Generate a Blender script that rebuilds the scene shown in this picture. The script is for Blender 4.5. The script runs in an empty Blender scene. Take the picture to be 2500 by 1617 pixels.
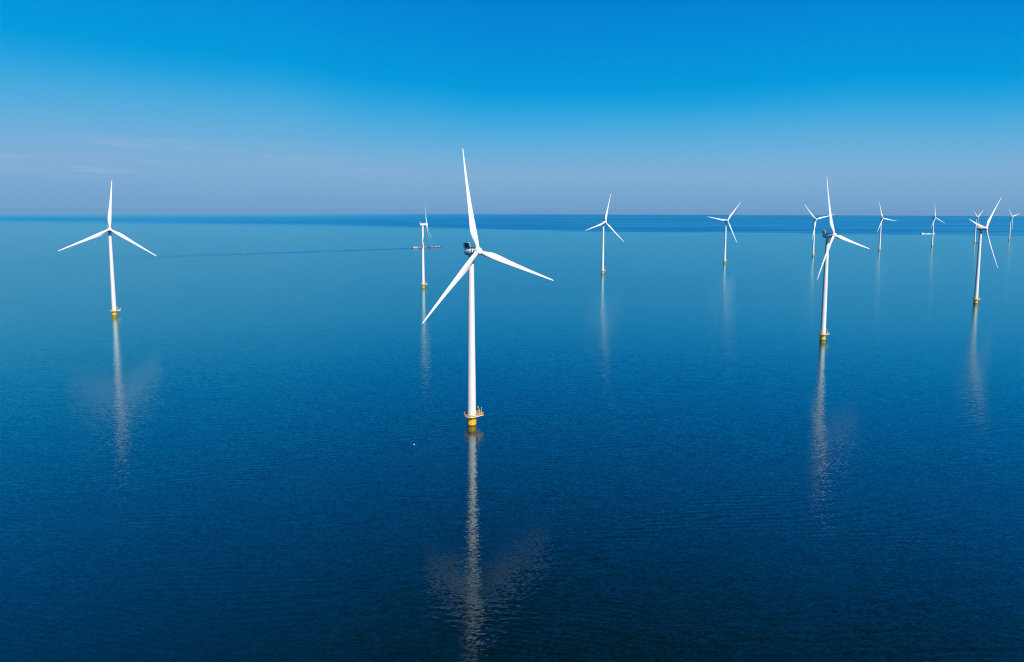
import bpy, bmesh, math, random
from math import radians as rad, sin, cos, pi, sqrt
from mathutils import Vector, Matrix

sc = bpy.context.scene
COL = sc.collection

# ------------------------------------------------------------------ camera
CAM_H = 116.35
cd = bpy.data.cameras.new("camera")
cam = bpy.data.objects.new("camera", cd)
COL.objects.link(cam)
cd.sensor_width = 36.0
cd.sensor_fit = 'HORIZONTAL'
cd.lens = 1719.5 / 2500 * 36
cd.shift_x = 0.0002
cd.shift_y = -0.0462                      # the drone picture was cropped from above
cd.clip_start = 1.0
cd.clip_end = 300000
PITCH, ROLL = rad(5.949), rad(-0.107)
cam.matrix_world = (Matrix.Translation((0, 0, CAM_H)) @ Matrix.Rotation(pi / 2 - PITCH, 4, 'X')
                    @ Matrix.Rotation(-ROLL, 4, 'Z'))
sc.camera = cam

# ------------------------------------------------------------------ exposure
sc.view_settings.view_transform = 'Standard'
sc.view_settings.look = 'None'
sc.view_settings.exposure = 0
sc.view_settings.gamma = 1

# ------------------------------------------------------------------ sun and sky
SUN_EL = rad(42.0)
SUN_AZ = math.atan2(0.53, -0.85)           # clockwise from +Y
sun_dir = Vector((sin(SUN_AZ) * cos(SUN_EL), cos(SUN_AZ) * cos(SUN_EL), sin(SUN_EL)))
ld = bpy.data.lights.new("sun", 'SUN')
ld.energy = 5.0
ld.angle = rad(0.5)
ld.color = (1.0, 0.945, 0.885)
sun = bpy.data.objects.new("sun", ld)
COL.objects.link(sun)
sun.rotation_euler = (-sun_dir).to_track_quat('-Z', 'Y').to_euler()
sun.location = (300, -400, 500)


def lin(c):
    return tuple((v / 255 / 12.92) if v / 255 <= 0.04045 else ((v / 255 + 0.055) / 1.055) ** 2.4 for v in c)


world = bpy.data.worlds.new("World")
sc.world = world
world.use_nodes = True
wn = world.node_tree
wn.nodes.clear()


class G:
    """small helper that adds nodes to a tree"""
    def __init__(self, tree):
        self.t = tree

    def n(self, kind, **kw):
        nd = self.t.nodes.new(kind)
        for k, v in kw.items():
            setattr(nd, k, v)
        return nd

    def put(self, sock, v):
        if isinstance(v, bpy.types.NodeSocket):
            self.t.links.new(v, sock)
        else:
            sock.default_value = v

    def m(self, op, a, b=None, c=None, clamp=False):
        nd = self.n('ShaderNodeMath', operation=op, use_clamp=clamp)
        for i, v in enumerate((a, b, c)):
            if v is not None:
                self.put(nd.inputs[i], v)
        return nd.outputs[0]

    def length(self, a):
        nd = self.n('ShaderNodeVectorMath', operation='LENGTH')
        self.put(nd.inputs[0], a)
        return nd.outputs['Value']

    def vm(self, op, a, b=None, scale=None):
        nd = self.n('ShaderNodeVectorMath', operation=op)
        self.put(nd.inputs[0], a)
        if b is not None:
            self.put(nd.inputs[1], b)
        if scale is not None:
            self.put(nd.inputs[3], scale)
        return nd.outputs[0]

    def sep(self, v):
        nd = self.n('ShaderNodeSeparateXYZ')
        self.put(nd.inputs[0], v)
        return nd.outputs

    def comb(self, x, y, z):
        nd = self.n('ShaderNodeCombineXYZ')
        for i, v in enumerate((x, y, z)):
            self.put(nd.inputs[i], v)
        return nd.outputs[0]

    def noise(self, vec, scale=1.0, detail=2.0, rough=0.5, dim='3D', dist=0.0):
        nd = self.n('ShaderNodeTexNoise', noise_dimensions=dim)
        self.put(nd.inputs['Vector'], vec)
        nd.inputs['Scale'].default_value = scale
        nd.inputs['Detail'].default_value = detail
        nd.inputs['Roughness'].default_value = rough
        nd.inputs['Distortion'].default_value = dist
        return nd.outputs

    def mix(self, f, a, b):
        nd = self.n('ShaderNodeMix', data_type='RGBA')
        self.put(nd.inputs[0], f)
        self.put(nd.inputs[6], a)
        self.put(nd.inputs[7], b)
        return nd.outputs[2]

    def ss(self, v, lo, hi, a=0.0, b=1.0):
        nd = self.n('ShaderNodeMapRange', interpolation_type='SMOOTHSTEP')
        for i, q in enumerate((v, lo, hi, a, b)):
            self.put(nd.inputs[i], q)
        return nd.outputs[0]

    def ramp(self, fac, stops, interp='LINEAR'):
        nd = self.n('ShaderNodeValToRGB')
        cr = nd.color_ramp
        cr.interpolation = interp
        while len(cr.elements) > 1:
            cr.elements.remove(cr.elements[-1])
        for i, (p, c) in enumerate(stops):
            e = cr.elements[0] if i == 0 else cr.elements.new(p)
            e.position = p
            e.color = (*c, 1)
        self.put(nd.inputs[0], fac)
        return nd.outputs[0]


w = G(wn)
dirv = w.n('ShaderNodeTexCoord').outputs['Generated']
dx, dy, dz = w.sep(dirv)
el = w.m('MULTIPLY', w.m('ARCSINE', dz), 180 / pi)
az = w.m('MULTIPLY', w.m('ARCTAN2', dx, dy), 180 / pi)          # degrees right of the view
# the pale air stands higher to the left than ahead
azf = w.ramp(w.m('MULTIPLY_ADD', az, 1 / 120, 0.5, clamp=True),
             [(0.0, (0.84,) * 3), (0.20, (0.80,) * 3), (0.34, (0.835,) * 3), (0.42, (0.93,) * 3), (0.495, (1.0,) * 3),
              (0.62, (1.0,) * 3), (0.70, (0.985,) * 3), (0.79, (1.07,) * 3), (1.0, (0.95,) * 3)], 'EASE')
soft = w.noise(w.vm('MULTIPLY', dirv, (2.0, 2.0, 14.0)), 1.0, 3.0)[0]
el2 = w.m('ADD', w.m('MULTIPLY', el, azf), w.m('MULTIPLY', w.m('SUBTRACT', soft, 0.5), 1.0))
K = 60.0
SKY = [(-2.0, (112, 158, 202)), (0.4, (115, 162, 205)), (1.5, (122, 168, 210)), (3.0, (127, 174, 214)),
       (4.5, (106, 174, 218)), (6.2, (76, 170, 221)), (7.4, (50, 164, 222)), (8.3, (26, 159, 221)), (9.3, (0, 154, 220)),
       (10.6, (0, 149, 218)), (12.5, (0, 141, 215)), (16.0, (0, 127, 208)), (20.0, (0, 118, 200)),
       (25.0, (0, 107, 184)), (31.0, (0, 84, 140)), (37.0, (0, 40, 78)), (50.0, (0, 40, 80))]
skyc = w.ramp(w.m('MULTIPLY_ADD', el2, 1 / K, 4.0 / K, clamp=True),
              [((e + 4.0) / K, lin(c)) for e, c in SKY])
# faint wisps low on the left
wisp = w.noise(w.comb(w.m('MULTIPLY', az, 0.06), w.m('MULTIPLY', el, 1.1), 3.1), 1.0, 5.0, 0.62, dist=0.3)[0]
wm = w.m('MULTIPLY', w.ss(wisp, 0.44, 0.70), w.m('MULTIPLY', w.ss(az, -6.0, -24.0),
         w.m('MULTIPLY', w.ss(el, 1.5, 3.0), w.ss(el, 5.6, 3.6))))
skyc = w.mix(w.m('MULTIPLY', wm, 0.46), skyc, (*lin((185, 190, 216)), 1))
nis = w.n('ShaderNodeTexSky', sky_type='NISHITA', sun_disc=False)
nis.sun_elevation = SUN_EL
nis.sun_rotation = SUN_AZ
nis.altitude = 100
nis.air_density = 1.0
nis.dust_density = 0.6
nis.ozone_density = 3.0
bgA = w.n('ShaderNodeBackground')
w.put(bgA.inputs[0], nis.outputs[0])
bgA.inputs[1].default_value = 0.0008
bgB = w.n('ShaderNodeBackground')
w.put(bgB.inputs[0], skyc)
bgB.inputs[1].default_value = 1.0
add = w.n('ShaderNodeAddShader')
w.t.links.new(bgA.outputs[0], add.inputs[0])
w.t.links.new(bgB.outputs[0], add.inputs[1])
w.t.links.new(add.outputs[0], w.n('ShaderNodeOutputWorld').inputs[0])

sc.cycles.filter_width = 1.05
sc.cycles.max_bounces = 6
sc.cycles.glossy_bounces = 3
sc.cycles.diffuse_bounces = 2
sc.cycles.caustics_reflective = False
sc.cycles.caustics_refractive = False

# ------------------------------------------------------------------ materials
def new_mat(name):
    m = bpy.data.materials.new(name)
    m.use_nodes = True
    m.node_tree.nodes.clear()
    g = G(m.node_tree)
    out = g.n('ShaderNodeOutputMaterial')
    return m, g, out


def paint(name, col, rough=0.4, dirt=0.06, dirtcol=(0.35, 0.30, 0.24), streak=(0.5, 0.5, 0.06), lo=0.5, hi=0.8, metal=0.0):
    """painted steel or laminate: a base colour with faint streaks of dirt"""
    m, g, out = new_mat(name)
    tc = g.n('ShaderNodeTexCoord').outputs['Object']
    nz = g.noise(g.vm('MULTIPLY', tc, streak), 1.0, 5.0, 0.6)[0]
    fine = g.noise(tc, 2.3, 3.0, 0.6)[0]
    c = g.mix(g.m('MULTIPLY', g.ss(nz, lo, hi), dirt), (*col, 1), (*dirtcol, 1))
    b = g.n('ShaderNodeBsdfPrincipled')
    g.put(b.inputs['Base Color'], c)
    g.put(b.inputs['Roughness'], g.m('MULTIPLY_ADD', fine, 0.25, rough - 0.12))
    b.inputs['Metallic'].default_value = metal
    g.t.links.new(b.outputs[0], out.inputs[0])
    return m


M = {
    'white': paint('white_paint', (0.88, 0.845, 0.83), 0.42, 0.10),
    'blade': paint('white_blade_coat', (0.89, 0.86, 0.85), 0.38, 0.08, streak=(1.2, 1.2, 0.05)),
    'hull_white': paint('white_ship_paint', (0.85, 0.85, 0.84), 0.45, 0.12),
    'dark': paint('dark_grille', (0.018, 0.045, 0.065), 0.5, 0.3, (0.05, 0.07, 0.08)),
    'grey': paint('grey_steel', (0.36, 0.37, 0.39), 0.5, 0.3, (0.2, 0.17, 0.14)),
    'deck': paint('pale_deck_edge', (0.80, 0.78, 0.75), 0.6, 0.25, (0.45, 0.36, 0.25), (0.8, 0.8, 0.8)),
    'orange': paint('amber_rail_paint', (0.86, 0.46, 0.06), 0.45, 0.25, (0.5, 0.3, 0.12)),
    'plum': paint('plum_hull_paint', (0.13, 0.06, 0.15), 0.4, 0.4, (0.2, 0.09, 0.09)),
    'rose': paint('faded_red_cover', (0.52, 0.30, 0.38), 0.6, 0.5, (0.55, 0.26, 0.28), (0.15, 0.4, 0.4)),
    'red': paint('red_paint', (0.55, 0.12, 0.10), 0.5, 0.3),
    'navy': paint('navy_hull_paint', (0.015, 0.03, 0.09), 0.4, 0.2),
    'glass': paint('dark_window_glass', (0.02, 0.03, 0.04), 0.12, 0.0),
    'pink': paint('faded_pink_float', (0.78, 0.42, 0.46), 0.5, 0.3),
}


def yellow_mat():
    m, g, out = new_mat('yellow_marine_paint')
    tc = g.n('ShaderNodeTexCoord').outputs['Object']
    x, y, z = g.sep(tc)
    nz = g.noise(g.vm('MULTIPLY', tc, (1.3, 1.3, 0.25)), 1.0, 5.0, 0.6)[0]
    c = g.mix(g.m('MULTIPLY', g.ss(nz, 0.52, 0.78), 0.35), (0.93, 0.51, 0.025, 1), (0.62, 0.33, 0.03, 1))
    edge = g.m('MULTIPLY_ADD', g.noise(g.vm('MULTIPLY', tc, (1.5, 1.5, 0.4)), 1.0, 3.0)[0], 0.35, 0.18)
    wet = g.ss(z, g.m('ADD', edge, 0.18), edge)                 # weed and wet paint at the waterline
    c = g.mix(g.m('MULTIPLY', wet, 0.85), c, (0.055, 0.045, 0.012, 1))
    b = g.n('ShaderNodeBsdfPrincipled')
    g.put(b.inputs['Base Color'], c)
    b.inputs['Roughness'].default_value = 0.42
    g.t.links.new(b.outputs[0], out.inputs[0])
    return m


M['yellow'] = yellow_mat()


def water_mat():
    m, g, out = new_mat('sea_water')
    geo = g.n('ShaderNodeNewGeometry')
    P = geo.outputs['Position']
    px, py, pz = g.sep(P)
    P2 = g.comb(px, py, 0.0)
    # ---- where the wind ruffles the water
    big = g.noise(g.vm('MULTIPLY', P2, (1 / 900, 1 / 420, 0)), 1.0, 3.0, 0.55)[0]
    mid = g.noise(g.vm('MULTIPLY', P2, (1 / 160, 1 / 60, 0)), 1.0, 3.0, 0.55)[0]
    calm = g.m('ADD', g.ss(big, 0.30, 0.72, 0.75, 1.2), g.m('MULTIPLY_ADD', mid, 0.3, -0.15))
    # the ruffled far water: its near edge is one long slick line
    edge_n = g.noise(g.vm('MULTIPLY', P2, (1 / 1500, 1 / 500, 0)), 1.0, 4.0, 0.6)[0]
    far_v = g.m('ADD', g.m('MULTIPLY_ADD', px, 0.36, py), g.m('MULTIPLY', g.m('SUBTRACT', edge_n, 0.5), 1100.0))
    softw = g.ss(px, 300.0, -2200.0, 350.0, 2200.0)
    far = g.ss(far_v, 4080.0, g.m('ADD', softw, 4080.0))
    strip = g.noise(g.vm('MULTIPLY', P2, (1 / 3400, 1 / 210, 0)), 1.0, 4.0, 0.66)[0]
    strip2 = g.noise(g.vm('MULTIPLY', P2, (1 / 4200, 1 / 150, 0)), 1.0, 3.0, 0.6)[0]
    lines = g.ss(strip2, 0.54, 0.62, 1.0, 0.18)                  # thin slicks, mostly on the right
    lines = g.mix(g.m('MULTIPLY', g.ss(px, 200.0, 1500.0), g.ss(py, 9000.0, 4000.0)), (1, 1, 1, 1), lines)
    bear = g.m('DIVIDE', px, g.m('MAXIMUM', py, 1.0))
    dies = g.m('MULTIPLY', g.ss(bear, 0.12, -0.45, 0.0, 1.0), g.ss(py, 6500.0, 20000.0))
    stripe = g.m('MULTIPLY', g.m('MULTIPLY', g.ss(strip, 0.38, 0.62, 0.40, 1.0), lines), g.m('SUBTRACT', 1.0, dies))
    far = g.m('MULTIPLY', far, stripe)

    def wake(x0, y0, ang, w0, grow, length, amp):
        ux, uy = -cos(ang), -sin(ang)
        u = g.m('ADD', g.m('MULTIPLY', g.m('SUBTRACT', px, x0), ux), g.m('MULTIPLY', g.m('SUBTRACT', py, y0), uy))
        v = g.m('ADD', g.m('MULTIPLY', g.m('SUBTRACT', px, x0), -uy), g.m('MULTIPLY', g.m('SUBTRACT', py, y0), ux))
        wob = g.noise(g.comb(g.m('MULTIPLY', u, 0.006), 0.0, 0.0), 1.0, 2.0)[0]
        v = g.m('ABSOLUTE', g.m('ADD', v, g.m('MULTIPLY', g.m('SUBTRACT', wob, 0.5), g.m('MULTIPLY', u, 0.03))))
        wid = g.m('MULTIPLY_ADD', u, grow, w0)
        a = g.ss(v, wid, g.m('MULTIPLY', wid, 0.1))
        a = g.m('MULTIPLY', a, g.ss(u, 0.0, 15.0))
        return g.m('MULTIPLY', a, g.m('MULTIPLY', g.ss(u, length, 60.0, 0.0, 1.0), amp))

    broken = g.noise(g.vm('MULTIPLY', P2, (1 / 70, 1 / 40, 0)), 1.0, 3.0, 0.6)[0]
    wk = g.m('ADD', wake(-300.0, 2156.0, rad(35), 48.0, 0.07, 1250.0, 0.5),
             g.m('ADD', wake(2070.0, 3585.0, rad(12), 26.0, 0.05, 1500.0, 0.8),
                 wake(1713.0, 2606.0, rad(-33), 7.0, 0.03, 190.0, 0.7)))
    ruff = g.m('MAXIMUM', far, g.m('MULTIPLY', wk, g.ss(broken, 0.3, 0.6, 0.35, 1.1)))

    # ---- slopes of the ripples, in three sizes
    def octave(lam_p, lam_c, ang, sp, scr, seed, det=1.0):
        c_, s_ = cos(ang), sin(ang)
        cr = g.m('ADD', g.m('MULTIPLY', px, c_ / lam_c), g.m('MULTIPLY', py, s_ / lam_c))
        pr = g.m('ADD', g.m('MULTIPLY', px, -s_ / lam_p), g.m('MULTIPLY', py, c_ / lam_p))
        nz = g.noise(g.comb(cr, pr, seed), 1.0, det, 0.55)[1]
        d = g.vm('SUBTRACT', nz, (0.5, 0.5, 0.5))
        a, b, _ = g.sep(d)
        a = g.m('MULTIPLY', a, scr)
        b = g.m('MULTIPLY', b, sp)
        return (g.m('ADD', g.m('MULTIPLY', a, c_), g.m('MULTIPLY', b, -s_)),
                g.m('ADD', g.m('MULTIPLY', a, s_), g.m('MULTIPLY', b, c_)))

    octs = [octave(3.6, 15.0, rad(4), 0.032, 0.010, 1.7),
            octave(1.9, 5.6, rad(-9), 0.056, 0.045, 5.3),
            octave(0.70, 1.4, rad(14), 0.25, 0.125, 9.9, 2.0)]
    sx, sy = octs[0]
    for a, b in octs[1:]:
        sx, sy = g.m('ADD', sx, a), g.m('ADD', sy, b)
    # trains of small regular wavelets that come and go in patches
    for lam, ang, seed, k in ((3.1, rad(3), 2.2, 0.020), (2.3, rad(-14), 7.7, 0.016), (4.3, rad(17), 4.1, 0.013)):
        c_, s_ = cos(ang), sin(ang)
        pr = g.m('ADD', g.m('MULTIPLY', px, -s_), g.m('MULTIPLY', py, c_))
        wob = g.noise(g.vm('MULTIPLY', P2, (1 / 26, 1 / 14, 0)), 1.0, 2.0)[0]
        ph = g.m('ADD', g.m('MULTIPLY', pr, 2 * pi / lam), g.m('MULTIPLY', wob, 9.0))
        patch = g.noise(g.vm('ADD', g.vm('MULTIPLY', P2, (1 / 75, 1 / 42, 0)), (seed, seed * 3, 0.0)), 1.0, 2.0)[0]
        tr = g.m('MULTIPLY', g.m('SINE', ph), g.m('MULTIPLY', g.ss(patch, 0.50, 0.66), k))
        sy = g.m('ADD', sy, tr)
    amp = g.m('MULTIPLY', calm, g.m('MULTIPLY_ADD', ruff, -0.6, 1.0))
    open_ = g.ss(g.length(P2), 280.0, 900.0, 1.0, 0.35)            # far ripples are finer than a pixel: the gloss takes over
    sl = g.comb(g.m('MULTIPLY', sx, amp), g.m('MULTIPLY', g.m('MULTIPLY', sy, amp), open_), 0.0)
    N = g.vm('NORMALIZE', g.vm('ADD', geo.outputs['Normal'], sl))

    gl = g.n('ShaderNodeBsdfGlossy', distribution='BECKMANN')
    g.put(gl.inputs['Roughness'], g.m('ADD', g.m('MULTIPLY', ruff, 0.19), g.ss(g.length(P2), 300.0, 1100.0, 0.122, 0.175)))
    g.put(gl.inputs['Normal'], N)
    gl.inputs['Anisotropy'].default_value = 0.42               # crests lie across the breeze
    g.put(gl.inputs['Tangent'], g.comb(1.0, 0.0, 0.0))
    df = g.n('ShaderNodeBsdfDiffuse')
    df.inputs['Color'].default_value = (0.0004, 0.0072, 0.0095, 1)
    lw = g.n('ShaderNodeLayerWeight')
    lw.inputs['Blend'].default_value = 0.5
    g.put(lw.inputs['Normal'], N)
    # the mirror image keeps its colours when seen steeply and turns bluer at a grazing angle
    g.put(gl.inputs['Color'], g.mix(g.ss(lw.outputs['Facing'], 0.72, 0.88), (0.74, 0.94, 0.97, 1), (0.58, 0.945, 0.94, 1)))
    fr = g.m('POWER', lw.outputs['Facing'], 2.85)
    fr = g.m('MULTIPLY_ADD', fr, 0.98, 0.012)
    mx = g.n('ShaderNodeMixShader')
    g.put(mx.inputs[0], fr)
    g.t.links.new(df.outputs[0], mx.inputs[1])
    g.t.links.new(gl.outputs[0], mx.inputs[2])
    g.t.links.new(mx.outputs[0], out.inputs[0])
    return m


M['water'] = water_mat()

# ------------------------------------------------------------------ mesh helpers
RE = 7430e3                                   # earth radius with normal refraction


def sea_z(x, y):
    return -(x * x + y * y) / (2 * RE)


def obj(name, bm, mat, parent=None, smooth=40.0, loc=None):
    bmesh.ops.recalc_face_normals(bm, faces=bm.faces)
    for f in bm.faces:
        f.smooth = True
    for e in bm.edges:
        if len(e.link_faces) == 2 and e.calc_face_angle(0) > rad(smooth):
            e.smooth = False
    me = bpy.data.meshes.new(name)
    bm.to_mesh(me)
    bm.free()
    me.materials.append(M[mat])
    o = bpy.data.objects.new(name, me)
    COL.objects.link(o)
    if parent:
        o.parent = parent
    if loc:
        o.location = loc
    return o


def loft(bm, rings, cap=True):
    """rings: lists of points of equal count, joined one to the next"""
    vs = [[bm.verts.new(p) for p in r] for r in rings]
    n = len(vs[0])
    for a, b in zip(vs, vs[1:]):
        for i in range(n):
            bm.faces.new((a[i], a[(i + 1) % n], b[(i + 1) % n], b[i]))
    if cap:
        bm.faces.new(vs[0][::-1])
        bm.faces.new(vs[-1])
    return vs


def lathe(bm, prof, seg=32, mat=Matrix()):
    """prof: (radius, z) pairs, turned about Z then moved by mat"""
    loft(bm, [[mat @ Vector((r * cos(2 * pi * i / seg), r * sin(2 * pi * i / seg), z)) for i in range(seg)]
              for r, z in prof])


def box(bm, c, s, bev=0.0, rz=0.0, mat=None):
    mt = Matrix.Translation(c) @ Matrix.Rotation(rz, 4, 'Z') @ Matrix.Diagonal((s[0], s[1], s[2], 1))
    if mat:
        mt = mat @ mt
    r = bmesh.ops.create_cube(bm, size=1.0, matrix=mt)
    if bev:
        es = list({e for v in r['verts'] for e in v.link_edges})
        bmesh.ops.bevel(bm, geom=es, offset=bev, segments=2, affect='EDGES')


def tube(bm, a, b, r, r2=None, seg=10):
    a, b = Vector(a), Vector(b)
    d = (b - a)
    q = d.to_track_quat('Z', 'Y').to_matrix().to_4x4()
    lathe(bm, [(r, 0), (r if r2 is None else r2, d.length)], seg, Matrix.Translation(a) @ q)


def prism(bm, pts, z0, z1):
    loft(bm, [[(x, y, z0) for x, y in pts], [(x, y, z1) for x, y in pts]])


def empty(name, loc, label, cat, group=None, rz=0.0):
    o = bpy.data.objects.new(name, None)
    COL.objects.link(o)
    o.empty_display_size = 2
    o.location = loc
    o.rotation_euler = (0, 0, rz)
    o['label'] = label
    o['category'] = cat
    if group:
        o['group'] = group
    return o


# ------------------------------------------------------------------ the sea
def build_sea():
    bm = bmesh.new()
    seg = 288
    radii = [0.0] + [40 * (95000 / 40) ** (i / 110) for i in range(111)]
    prev = None
    for r in radii:
        if r == 0:
            ring = [bm.verts.new((0, 0, 0))]
        else:
            ring = [bm.verts.new((r * cos(2 * pi * i / seg), r * sin(2 * pi * i / seg), -r * r / (2 * RE)))
                    for i in range(seg)]
        if prev:
            for i in range(seg):
                j = (i + 1) % seg
                if len(prev) == 1:
                    bm.faces.new((prev[0], ring[i], ring[j]))
                else:
                    bm.faces.new((prev[i], ring[i], ring[j], prev[j]))
        prev = ring
    o = obj('sea', bm, 'water', smooth=180)
    o['kind'] = 'structure'
    return o


build_sea()

# ------------------------------------------------------------------ one wind turbine
HUB_Z, OVER, R_TIP = 95.0, 5.81, 53.5
TILT = rad(6.4)


def blade_mesh():
    bm = bmesh.new()
    # radius, chord, thickness/chord, twist(deg), roundness
    st = [(1.55, 2.35, 1.0, 16, 1.0), (3.0, 2.35, 1.0, 16, 1.0), (5.0, 2.75, 0.82, 15, 0.75), (7.5, 3.45, 0.55, 13, 0.35),
          (10.0, 3.80, 0.38, 11, 0.08), (12.5, 3.76, 0.31, 9, 0.0), (16, 3.42, 0.27, 7, 0.0), (21, 2.82, 0.24, 5, 0.0),
          (27, 2.32, 0.21, 3.2, 0.0), (33, 1.88, 0.19, 1.8, 0.0), (39, 1.50, 0.18, 0.8, 0.0), (45, 1.14, 0.17, 0.2, 0.0),
          (49.5, 0.88, 0.16, 0.0, 0.0), (52, 0.66, 0.15, 0.0, 0.0), (53.1, 0.42, 0.15, 0.0, 0.0), (R_TIP, 0.16, 0.15, 0.0, 0.0)]
    n = 24
    rings = []
    for r, c, t, tw, rd in st:
        ring = []
        a = rad(tw)
        k = (r / R_TIP)
        bend = r * sin(rad(2.6)) + 2.1 * k ** 2.2           # cone and pre-bend, towards the wind (-Y)
        for i in range(n):
            th = 2 * pi * i / n
            # circle form
            cxp, cyp = 0.5 * c * cos(th), 0.5 * c * t * sin(th)
            # airfoil form, u = 0 at the leading edge (+X side)
            u = 0.5 * (1 - cos(th))
            yt = 5 * t * c * (0.2969 * sqrt(max(u, 0)) - 0.126 * u - 0.3516 * u * u + 0.2843 * u ** 3 - 0.1036 * u ** 4)
            axp = (0.32 - u) * c
            ayp = yt if th < pi else -yt * 0.75
            x = cxp * rd + axp * (1 - rd)
            y = cyp * rd - ayp * (1 - rd)
            y = cyp * rd + (ayp if th < pi else ayp) * (1 - rd)
            # twist: leading edge turned towards the wind near the root
            xr, yr = x * cos(a) + y * sin(a), -x * sin(a) + y * cos(a)
            ring.append((xr, yr - bend, r))
        rings.append(ring)
    loft(bm, rings)
    return bm


def superring(y, hw, hh, n=36, p=3.2, zc=0.0):
    r = []
    for i in range(n):
        t = 2 * pi * i / n
        c_, s_ = cos(t), sin(t)
        r.append((hw * math.copysign(abs(c_) ** (2 / p), c_), y, zc + hh * math.copysign(abs(s_) ** (2 / p), s_)))
    return r


def hull(pts):
    pts = sorted(set(pts))
    def half(ps):
        h = []
        for p in ps:
            while len(h) > 1 and (h[-1][0] - h[-2][0]) * (p[1] - h[-2][1]) - (h[-1][1] - h[-2][1]) * (p[0] - h[-2][0]) <= 0:
                h.pop()
            h.append(p)
        return h[:-1]
    return half(pts) + half(pts[::-1])


def make_turbine():
    root = empty('wind_turbine', (0, 0, 0), '', 'wind turbine', 'wind turbines standing in the sea')
    # foundation
    bm = bmesh.new()
    lathe(bm, [(2.50, -9.0), (2.50, 4.55), (2.62, 4.62), (2.62, 5.0)], 48)
    fnd = obj('foundation', bm, 'yellow', root)
    # mooring hooks and fenders under the platform
    for az_, z_, w_ in ((-100, 4.1, 0.30), (-62, 4.0, 0.26), (-20, 4.1, 0.28), (60, 4.1, 0.28), (150, 4.1, 0.28)):
        bm = bmesh.new()
        a = rad(az_)
        mt = Matrix.Rotation(a, 4, 'Z')
        box(bm, (2.62, 0, z_), (0.36, w_, 0.5), 0.04, mat=mt)
        tube(bm, mt @ Vector((2.70, 0, z_ - 0.2)), mt @ Vector((2.95, 0, z_ - 0.45)), 0.07)
        obj('lifting_bracket', bm, 'grey', fnd)
    bm = bmesh.new()
    mt = Matrix.Rotation(rad(-112), 4, 'Z')
    box(bm, (2.53, 0, 1.75), (0.08, 0.26, 1.15), 0.02, mat=mt)
    obj('marker_plate', bm, 'hull_white', fnd)
    # platform: a round walkway with a laydown lobe
    la = rad(25)
    u, v = (cos(la), sin(la)), (-sin(la), cos(la))
    circ = [(4.2 * cos(2 * pi * i / 40), 4.2 * sin(2 * pi * i / 40)) for i in range(40)]
    lobe = []
    for e, s in ((6.3, -1.9), (6.0, -2.2), (6.3, 1.9), (6.0, 2.2)):
        lobe.append((e * u[0] + s * v[0], e * u[1] + s * v[1]))
    outl = hull(circ + lobe)
    bm = bmesh.new()
    inner = [(x * 0.965, y * 0.965) for x, y in outl]           # edge beam round the open grating
    loft(bm, [[(x, y, 5.14) for x, y in outl], [(x, y, 5.40) for x, y in outl], [(x, y, 5.40) for x, y in inner],
              [(x, y, 5.14) for x, y in inner], [(x, y, 5.14) for x, y in outl]], cap=False)
    bmesh.ops.remove_doubles(bm, verts=bm.verts, dist=1e-4)
    def span(t, ax):                                            # where a line across the deck meets its outline
        hits = []
        for p, q in zip(inner, inner[1:] + inner[:1]):
            a, b = p[ax] - t, q[ax] - t
            if (a < 0) != (b < 0):
                f = a / (a - b)
                hits.append(p[1 - ax] + (q[1 - ax] - p[1 - ax]) * f)
        return (min(hits), max(hits)) if len(hits) >= 2 else None
    t = -4.0
    while t < 7.2:
        for ax, wd, zt in ((0, 0.05, 5.39), (1, 0.04, 5.37)):
            sp_ = span(t, ax)
            if sp_:
                lo_, hi_ = sp_
                parts_ = [(lo_, hi_)]
                if abs(t) < 2.5:
                    h_ = sqrt(2.5 ** 2 - t * t)
                    parts_ = [(lo_, -h_), (h_, hi_)]
                for a, b in parts_:
                    if b - a > 0.1:
                        c_ = (t, (a + b) / 2, zt - 0.06) if ax == 0 else ((a + b) / 2, t, zt - 0.06)
                        box(bm, c_, (wd, b - a, 0.03) if ax == 0 else (b - a, wd, 0.03))
        t += 0.5
    for k in range(10):                                         # brackets that carry the deck
        a = 2 * pi * (k + 0.5) / 10
        tube(bm, (2.6 * cos(a), 2.6 * sin(a), 4.85), (4.0 * cos(a), 4.0 * sin(a), 5.2), 0.07, seg=6)
    plat = obj('platform', bm, 'deck', root)
    # railing along the outline, resampled at even steps
    pts = []
    for (ax, ay), (bx_, by_) in zip(outl, outl[1:] + outl[:1]):
        L = math.hypot(bx_ - ax, by_ - ay)
        k = max(1, round(L / 0.66))
        for i in range(k):
            pts.append((ax + (bx_ - ax) * i / k, ay + (by_ - ay) * i / k))
    ins = [(x * 0.975, y * 0.975) for x, y in pts]
    bm = bmesh.new()
    for i, (x, y) in enumerate(ins):
        x2, y2 = ins[(i + 1) % len(ins)]
        if i % 2 == 0:
            tube(bm, (x, y, 5.40), (x, y, 6.62), 0.055, seg=6)
        for z in (5.72, 6.15, 6.60):
            tube(bm, (x, y, z), (x2, y2, z), 0.085 if z > 6.5 else 0.055, seg=6)
    loft(bm, [[(x, y, 5.40) for x, y in ins], [(x, y, 5.78) for x, y in ins]], cap=False)
    obj('railing', bm, 'orange', plat)
    # cabinets on the lobe
    bm = bmesh.new()
    box(bm, (3.35, 1.25, 6.02), (1.0, 0.8, 1.2), 0.05, rz=la)
    box(bm, (3.35, 1.25, 6.66), (1.1, 0.9, 0.08), 0.01, rz=la)
    obj('equipment_cabinet', bm, 'grey', plat)
    bm = bmesh.new()
    box(bm, (5.35, 2.9, 5.85), (0.8, 1.1, 0.86), 0.05, rz=la)
    box(bm, (4.9, 1.3, 5.72), (0.7, 0.5, 0.6), 0.04, rz=la)
    obj('storage_crate', bm, 'orange', plat)
    bm = bmesh.new()
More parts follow.
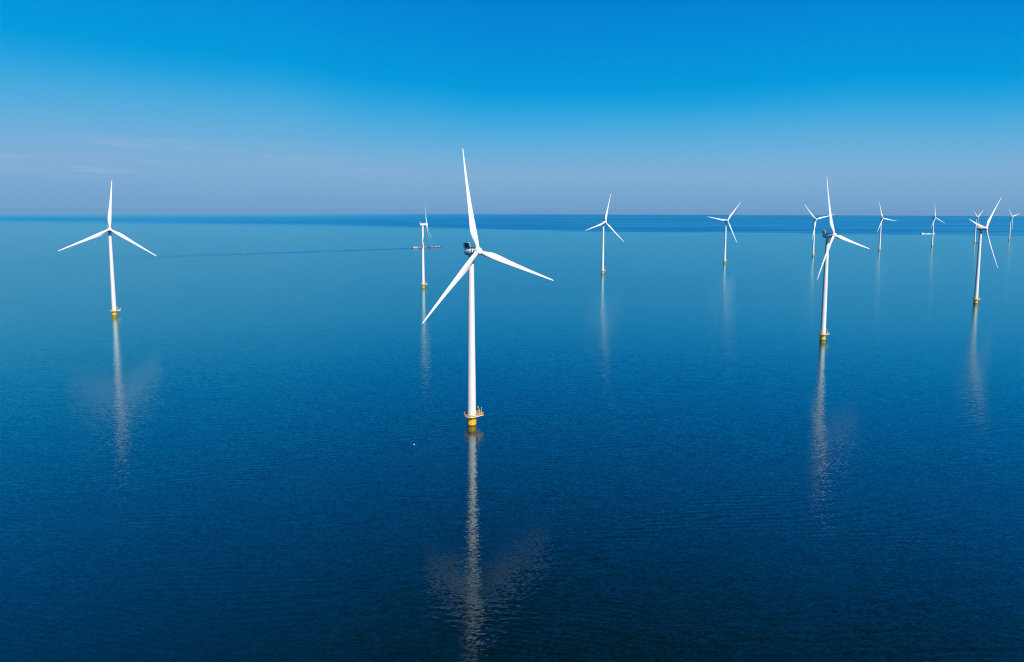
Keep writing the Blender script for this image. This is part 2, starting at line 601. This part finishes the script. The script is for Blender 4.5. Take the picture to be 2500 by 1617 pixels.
    tube(bm, (5.15, 3.6, 5.4), (5.15, 3.6, 8.3), 0.07)
    tube(bm, (5.15, 3.6, 8.3), (5.15, 3.6, 8.75), 0.14)
    obj('signal_lamp', bm, 'hull_white', plat)
    # davit crane
    bm = bmesh.new()
    tube(bm, (4.35, 0.7, 5.4), (4.35, 0.7, 6.8), 0.34, 0.30, 14)
    tube(bm, (4.35, 0.7, 6.8), (4.35, 0.7, 7.0), 0.42, 0.42, 14)
    crane = obj('davit_crane', bm, 'orange', root)
    bm = bmesh.new()
    tube(bm, (4.35, 0.7, 6.9), (3.55, 0.35, 10.1), 0.25, 0.20, 12)
    tube(bm, (3.63, 0.38, 10.0), (2.75, 0.15, 9.85), 0.20, 0.16, 12)
    tube(bm, (4.55, 0.78, 6.9), (3.9, 0.5, 8.7), 0.10, 0.10, 8)
    obj('crane_boom', bm, 'orange', crane)
    bm = bmesh.new()
    tube(bm, (2.78, 0.15, 9.8), (2.78, 0.15, 9.2), 0.03, seg=6)
    lathe(bm, [(0.05, 8.85), (0.15, 8.95), (0.15, 9.15), (0.05, 9.22)], 10, Matrix.Translation((2.78, 0.15, 0)))
    obj('crane_hook', bm, 'dark', crane)
    # tower, with the faint flange rings between its sections
    bm = bmesh.new()
    z0, z1, r0, r1 = 5.36, 92.35, 2.36, 1.50
    prof = []
    def rr(z):
        return r0 + (r1 - r0) * ((z - z0) / (z1 - z0)) ** 1.1
    cuts = [z0, 26.0, 48.0, 70.0, z1]
    for a, b in zip(cuts, cuts[1:]):
        for i in range(6):
            z = a + (b - a) * i / 6
            if i == 0 and a != z0:
                prof += [(rr(z) + 0.0, z - 0.12), (rr(z) + 0.045, z - 0.10), (rr(z) + 0.045, z + 0.10), (rr(z), z + 0.12)]
            else:
                prof.append((rr(z), z))
    prof.append((r1, z1))
    lathe(bm, prof, 48)
    tower = obj('tower', bm, 'white', root, smooth=60)
    bm = bmesh.new()
    mt = Matrix.Rotation(rad(40), 4, 'Z')
    box(bm, (2.32, 0, 6.75), (0.16, 0.95, 2.2), 0.05, mat=mt)
    obj('door', bm, 'grey', tower)
    # nacelle (yaw frame: wind side is -Y, origin on the tower axis at hub height)
    bm = bmesh.new()
    loft(bm, [superring(-3.75, 1.75, 1.75, p=2.0), superring(-3.6, 2.05, 2.05, p=2.0), superring(-2.55, 2.10, 2.10, p=2.0),
              superring(-2.45, 1.98, 2.0, p=2.1), superring(-2.30, 1.98, 2.0, p=2.2), superring(-2.2, 2.08, 2.08, p=2.1),
              superring(-0.5, 2.12, 2.1, p=2.25), superring(2.4, 2.08, 2.05, p=2.3), superring(3.5, 1.95, 1.88, p=2.3, zc=0.06),
              superring(4.0, 1.65, 1.50, p=2.3, zc=0.12), superring(4.15, 1.1, 1.0, p=2.2, zc=0.15)])
    lathe(bm, [(1.58, -2.6), (1.66, -1.7)], 36)
    nac = obj('nacelle', bm, 'white', root, smooth=50)
    # cooler: an upright radiator in a frame on the rear of the roof
    bm = bmesh.new()
    for s in (-1, 1):
        box(bm, (s * 1.86, 3.45, 3.10), (0.22, 0.72, 3.3), 0.05)
        tube(bm, (s * 1.7, 2.1, 1.75), (s * 1.82, 3.2, 3.5), 0.09, seg=8)
    box(bm, (0, 3.45, 4.66), (3.50, 0.72, 0.20), 0.05)
    box(bm, (0, 3.45, 2.02), (3.50, 0.72, 0.18), 0.05)
    box(bm, (0, 3.45, 3.34), (0.12, 0.60, 2.4), 0.02)
    cool = obj('cooler_frame', bm, 'white', nac)
    bm = bmesh.new()
    for s in (-1, 1):
        box(bm, (s * 0.905, 3.45, 3.335), (1.66, 0.40, 2.40))
        for i in range(10):
            box(bm, (s * 0.905, 3.20, 2.30 + i * 0.23), (1.62, 0.08, 0.05))
    obj('radiator', bm, 'dark', cool)
    bm = bmesh.new()
    box(bm, (0, 0.6, 2.10), (1.7, 2.2, 0.22), 0.06)
    obj('roof_hatch', bm, 'grey', nac)
    for s in (-0.9, 0.9):
        bm = bmesh.new()
        tube(bm, (s, 3.45, 4.72), (s, 3.45, 5.65), 0.05, seg=6)
        tube(bm, (s - 0.28, 3.45, 5.60), (s + 0.28, 3.45, 5.60), 0.05, seg=6)
        obj('wind_sensor', bm, 'grey', nac)
    # hub with three blade collars (rotor frame: axis -Y, first blade +Z)
    bm = bmesh.new()
    mt = Matrix.Rotation(pi / 2, 4, 'X')                        # z of the profile -> -Y
    lathe(bm, [(1.50, -2.02), (1.85, -1.9), (2.05, -1.2), (2.10, -0.2), (2.05, 0.7), (1.85, 1.4), (1.60, 1.82), (1.46, 1.95), (0.6, 2.03), (0.1, 2.05)], 36, mt)
    for k in range(3):
        mk = Matrix.Rotation(k * 2 * pi / 3, 4, 'Y') @ Matrix.Rotation(rad(2.6), 4, 'X')
        lathe(bm, [(1.36, 0.3), (1.36, 1.9), (1.26, 2.1), (1.2, 2.2)], 28, mk)
    hub = obj('hub', bm, 'blade', root, smooth=50)
    b0 = obj('blade', blade_mesh(), 'blade', hub, smooth=60)
    for k in (1, 2):
        b = b0.copy()
        COL.objects.link(b)
        b.parent = hub
        b.rotation_euler = (0, k * 2 * pi / 3, 0)
    return root


def kids(o):
    return [c for c in COL.objects if c.parent == o]


def copy_tree(o, parent=None):
    c = o.copy()
    COL.objects.link(c)
    c.parent = parent
    for ch in kids(o):
        copy_tree(ch, c)
    return c


TURB = [  # x, y, rotor yaw, rotor phase, label
    (-21.7, 374.1, 41.8, -9.2, "largest and nearest white turbine, its long rippled reflection reaching the bottom edge"),
    (-439.0, 770.5, 30.6, 5.2, "white turbine at far left, standing apart from the others with one blade straight up"),
    (-133.5, 1056.0, 95.0, -4.6, "white turbine seen side-on with thin edge-on blades, the plum cargo barge passing behind its tower"),
    (167.8, 1295.9, 32.6, 14.2, "white turbine alone in the gap right of the largest one, its upper blade leaning right"),
    (473.7, 1564.3, 17.1, 38.9, "white turbine with one blade pointing level to the left and another up to the right"),
    (776.6, 1813.9, 12.5, 76.9, "small white turbine whose right-hand blade passes behind the blade of a much bigger turbine"),
    (282.2, 630.7, 36.0, -14.7, "second largest white turbine, tall upright blade and dark shaded nacelle, small turbine close behind"),
    (1085.9, 2079.8, 25.1, -20.7, "small distant turbine next right of the second largest, one blade nearly level to the right"),
    (1387.3, 2326.1, 32.5, -8.9, "small distant turbine with the white barge passing behind its tower"),
    (1701.4, 2591.2, 35.5, 57.0, "tiny turbine half hidden behind a nearer turbine, a small dark boat beside its foot"),
    (589.5, 887.9, 32.9, 42.8, "large turbine near the right edge, blades spread wide over a tiny turbine behind"),
    (2019.4, 2863.0, 29.2, 75.4, "farthest and tiniest turbine, the last one at the right edge"),
]
random.seed(4)
proto = make_turbine()
roots = [proto] + [copy_tree(proto) for _ in TURB[1:]]
for o, (x, y, yaw, ph, label) in zip(roots, TURB):
    o.location = (x, y, sea_z(x, y))
    o['label'] = label
    o['category'] = 'wind turbine'
    o['group'] = 'wind turbines standing in the sea'
    for ch in kids(o):
        nm = ch.name.split('.')[0]
        psi = rad(yaw)
        if nm == 'nacelle':
            ch.matrix_local = (Matrix.Translation((0, 0, HUB_Z - OVER * math.tan(rad(4.0)))) @ Matrix.Rotation(psi, 4, 'Z')
                               @ Matrix.Rotation(-rad(4.0), 4, 'X'))
        elif nm == 'hub':
            ch.matrix_local = (Matrix.Translation((OVER * sin(psi), -OVER * cos(psi), HUB_Z)) @ Matrix.Rotation(psi, 4, 'Z')
                               @ Matrix.Rotation(-TILT, 4, 'X') @ Matrix.Rotation(rad(ph), 4, 'Y'))

# ------------------------------------------------------------------ boats (bow along +X)
def ship_hull(bm, L, B, h, bow, z0=-1.2, sheer=0.6, stern=2.0, n=14):
    """long low hull: stations from stern to bow"""
    rings = []
    for i in range(n + 1):
        t = i / n
        x = -L / 2 + L * t
        if x > L / 2 - bow:
            q = (x - (L / 2 - bow)) / bow
            wd = B / 2 * sqrt(max(1 - q ** 2.2, 0.0004))
            top = h + sheer * q ** 2
        elif x < -L / 2 + stern:
            q = 1 - (x + L / 2) / stern
            wd = B / 2 * (1 - 0.25 * q * q)
            top = h + 0.2 * sheer * q
        else:
            wd, top = B / 2, h
        k = 0.88
        rings.append([(x, -wd * k, z0), (x, -wd, z0 + 0.7), (x, -wd, top), (x, wd, top), (x, wd, z0 + 0.7), (x, wd * k, z0)])
    loft(bm, rings)


def cargo_barge():
    x0, y0, x1, y1 = -306.3, 2167.9, -224.5, 2222.6
    ang = math.atan2(y1 - y0, x1 - x0)
    cx_, cy_ = (x0 + x1) / 2, (y0 + y1) / 2
    r = empty('cargo_barge', (cx_, cy_, sea_z(cx_, cy_)),
              "long low plum and red cargo barge with a white wheelhouse at its stern", 'barge', rz=ang)
    bm = bmesh.new()
    ship_hull(bm, 98.0, 11.4, 1.7, 9.0, sheer=1.4, stern=5.0, n=24)
    hu = obj('hull', bm, 'plum', r, smooth=25)
    bm = bmesh.new()
    box(bm, (-41.6, 0, 2.75), (15.5, 10.6, 2.3), 0.25)
    sp = obj('deckhouse', bm, 'hull_white', r)
    for sx in (-46, -43.5, -41, -38.5):
        for s in (-1, 1):
            bm = bmesh.new()
            box(bm, (sx, s * 5.31, 3.0), (1.3, 0.10, 0.8), 0.02)
            obj('window', bm, 'glass', sp)
    bm = bmesh.new()
    box(bm, (-39.2, 0, 4.75), (5.2, 6.6, 1.8), 0.2)
    wh = obj('wheelhouse', bm, 'hull_white', r)
    bm = bmesh.new()
    box(bm, (-39.2, 0, 4.95), (5.3, 6.7, 0.7), 0.02)
    obj('window', bm, 'glass', wh)
    bm = bmesh.new()
    box(bm, (-39.2, 0, 5.78), (6.0, 7.4, 0.22), 0.05)
    obj('roof', bm, 'red', wh)
    bm = bmesh.new()
    tube(bm, (-43.5, 0, 3.8), (-43.5, 0, 7.4), 0.14)
    tube(bm, (-43.5, -1.2, 6.8), (-43.5, 1.2, 6.8), 0.08)
    obj('mast', bm, 'hull_white', r)
    # covered holds
    for a, b in ((-32.5, -21), (-20.6, -9), (-8.6, 1.0), (9.5, 20), (20.4, 31)):
        bm = bmesh.new()
        rings = []
        for x in (a, b):
            rings.append([(x, -4.6, 1.6), (x, -4.6, 2.6), (x, -2.6, 3.15), (x, 2.6, 3.15), (x, 4.6, 2.6), (x, 4.6, 1.6)])
        loft(bm, rings)
        obj('hatch_cover', bm, 'rose', r, smooth=20)
    bm = bmesh.new()
    box(bm, (4.0, 0, 2.6), (3.2, 9.4, 2.0), 0.15)
    tube(bm, (3.0, -2.5, 3.5), (6.0, -2.5, 4.6), 0.35)
    tube(bm, (3.0, 2.5, 3.5), (6.0, 2.5, 4.6), 0.35)
    obj('hatch_crane', bm, 'navy', r)
    bm = bmesh.new()
    box(bm, (33.8, 0, 3.0), (4.6, 7.0, 2.6), 0.7)
    obj('fore_housing', bm, 'pink', r)
    bm = bmesh.new()
    box(bm, (43.2, 0, 2.7), (4.0, 5.0, 1.3), 0.2)
    tube(bm, (45.2, 0, 2.4), (45.2, 0, 7.2), 0.22)
    tube(bm, (45.2, -1.4, 6.6), (45.2, 1.4, 6.6), 0.14)
    box(bm, (45.2, 0, 5.9), (0.5, 1.6, 0.9), 0.05)
    obj('bow_mast', bm, 'hull_white', r)
    return r


cargo_barge()


def white_barge():
    cx_, cy_, ang, L = 2131.0, 3615.0, rad(12), 84.0
    r = empty('river_barge', (cx_, cy_, sea_z(cx_, cy_)),
              "far white barge with a short red cargo section, passing behind a small distant tower", 'barge', rz=ang)
    bm = bmesh.new()
    ship_hull(bm, L, 11.4, 2.3, 9.0, sheer=1.6, stern=5.0, n=20)
    obj('hull', bm, 'hull_white', r, smooth=25)
    bm = bmesh.new()
    box(bm, (-34, 0, 4.2), (11, 9.6, 4.0), 0.3)
    dk = obj('deckhouse', bm, 'hull_white', r)
    bm = bmesh.new()
    box(bm, (-32, 0, 7.1), (5.5, 6.5, 1.9), 0.2)
    obj('wheelhouse', bm, 'hull_white', r)
    bm = bmesh.new()
    box(bm, (-32, 0, 7.3), (5.62, 6.62, 0.8), 0.02)
    obj('window', bm, 'glass', dk)
    for a, b, mt, h in ((-27.0, -8.0, 'rose', 4.9), (-5.5, 9.0, 'hull_white', 4.6), (12.0, 26.0, 'grey', 4.0)):
        bm = bmesh.new()
        loft(bm, [[(x, -4.7, 2.2), (x, -4.7, h - 0.6), (x, -2.4, h), (x, 2.4, h), (x, 4.7, h - 0.6), (x, 4.7, 2.2)] for x in (a, b)])
        obj('hatch_cover', bm, mt, r, smooth=20)
    bm = bmesh.new()
    box(bm, (34, 0, 4.0), (6.0, 6.0, 2.6), 0.3)
    tube(bm, (37, 0, 3.0), (37, 0, 8.0), 0.2)
    obj('fore_housing', bm, 'hull_white', r)
    return r


white_barge()


def small_boat():
    cx_, cy_ = 1717.5, 2601.5
    r = empty('motor_boat', (cx_, cy_, sea_z(cx_, cy_)),
              "small dark blue boat beside the foot of a tiny turbine", 'boat', rz=rad(-33))
    bm = bmesh.new()
    ship_hull(bm, 9.0, 3.0, 1.3, 3.6, z0=-0.6, sheer=0.7, stern=0.6, n=16)
    obj('hull', bm, 'navy', r, smooth=25)
    bm = bmesh.new()
    loft(bm, [[(-1.8, -1.1, 1.25), (1.7, -1.1, 1.25), (1.7, 1.1, 1.25), (-1.8, 1.1, 1.25)],
              [(-1.6, -0.95, 2.8), (0.9, -0.95, 2.8), (0.9, 0.95, 2.8), (-1.6, 0.95, 2.8)]])
    cb = obj('cabin', bm, 'navy', r, smooth=20)
    bm = bmesh.new()
    box(bm, (-0.35, 0, 2.84), (2.9, 2.2, 0.10), 0.03)
    tube(bm, (-1.0, 0, 2.8), (-1.0, 0, 4.0), 0.06)
    obj('roof', bm, 'dark', cb)
    bm = bmesh.new()
    box(bm, (2.7, 0, 1.55), (1.5, 1.3, 0.5), 0.12)
    obj('bow_locker', bm, 'pink', r)
    return r


small_boat()


def buoy(x, y, s, mat, label, name='marker_buoy', tall=False):
    r = empty(name, (x, y, sea_z(x, y)), label, 'buoy')
    bm = bmesh.new()
    lathe(bm, [(0.25, -0.5), (0.46, -0.2), (0.5, 0.05), (0.44, 0.26), (0.26, 0.42), (0.12, 0.48)], 20, Matrix.Scale(s, 4))
    obj('float_body', bm, mat, r)
    bm = bmesh.new()
    h = 1.9 if tall else 0.62
    lathe(bm, [(0.05, 0.44), (0.05, h - 0.15), (0.13, h - 0.12), (0.13, h), (0.05, h + 0.04)], 10, Matrix.Scale(s, 4))
    if tall:
        lathe(bm, [(0.34, 0.46), (0.12, 1.35)], 14, Matrix.Scale(s, 4))
    obj('top_mark', bm, mat, r)
    return r


buoy(-48.6, 341.3, 0.62, 'hull_white', "tiny white float on dark water left of the nearest turbine's reflection", 'mooring_float')
buoy(-718.7, 1890.2, 1.9, 'pink', "pale pink buoy beside the barge's long wake, left of the side-on turbine", tall=True)
buoy(-367.6, 1017.1, 0.8, 'hull_white', "small white buoy on empty blue water below the pale pink one")


# ------------------------------------------------------------------ thin sea haze
def build_haze():
    m, g, out = new_mat('sea_haze')
    v = g.n('ShaderNodeVolumePrincipled')
    v.inputs['Color'].default_value = (0.33, 0.66, 0.95, 1)
    v.inputs['Density'].default_value = 5e-6
    v.inputs['Anisotropy'].default_value = 0.0
    g.t.links.new(v.outputs[0], out.inputs['Volume'])
    M['haze'] = m
    bm = bmesh.new()
    R = 97000.0
    bottom = sea_z(R * 1.0, 0) - 1.0
    box(bm, (0, 0, (bottom + 175.0) / 2), (2 * R, 2 * R, 175.0 - bottom))
    o = obj('haze', bm, 'haze', smooth=180)
    o['kind'] = 'stuff'
    return o


build_haze()
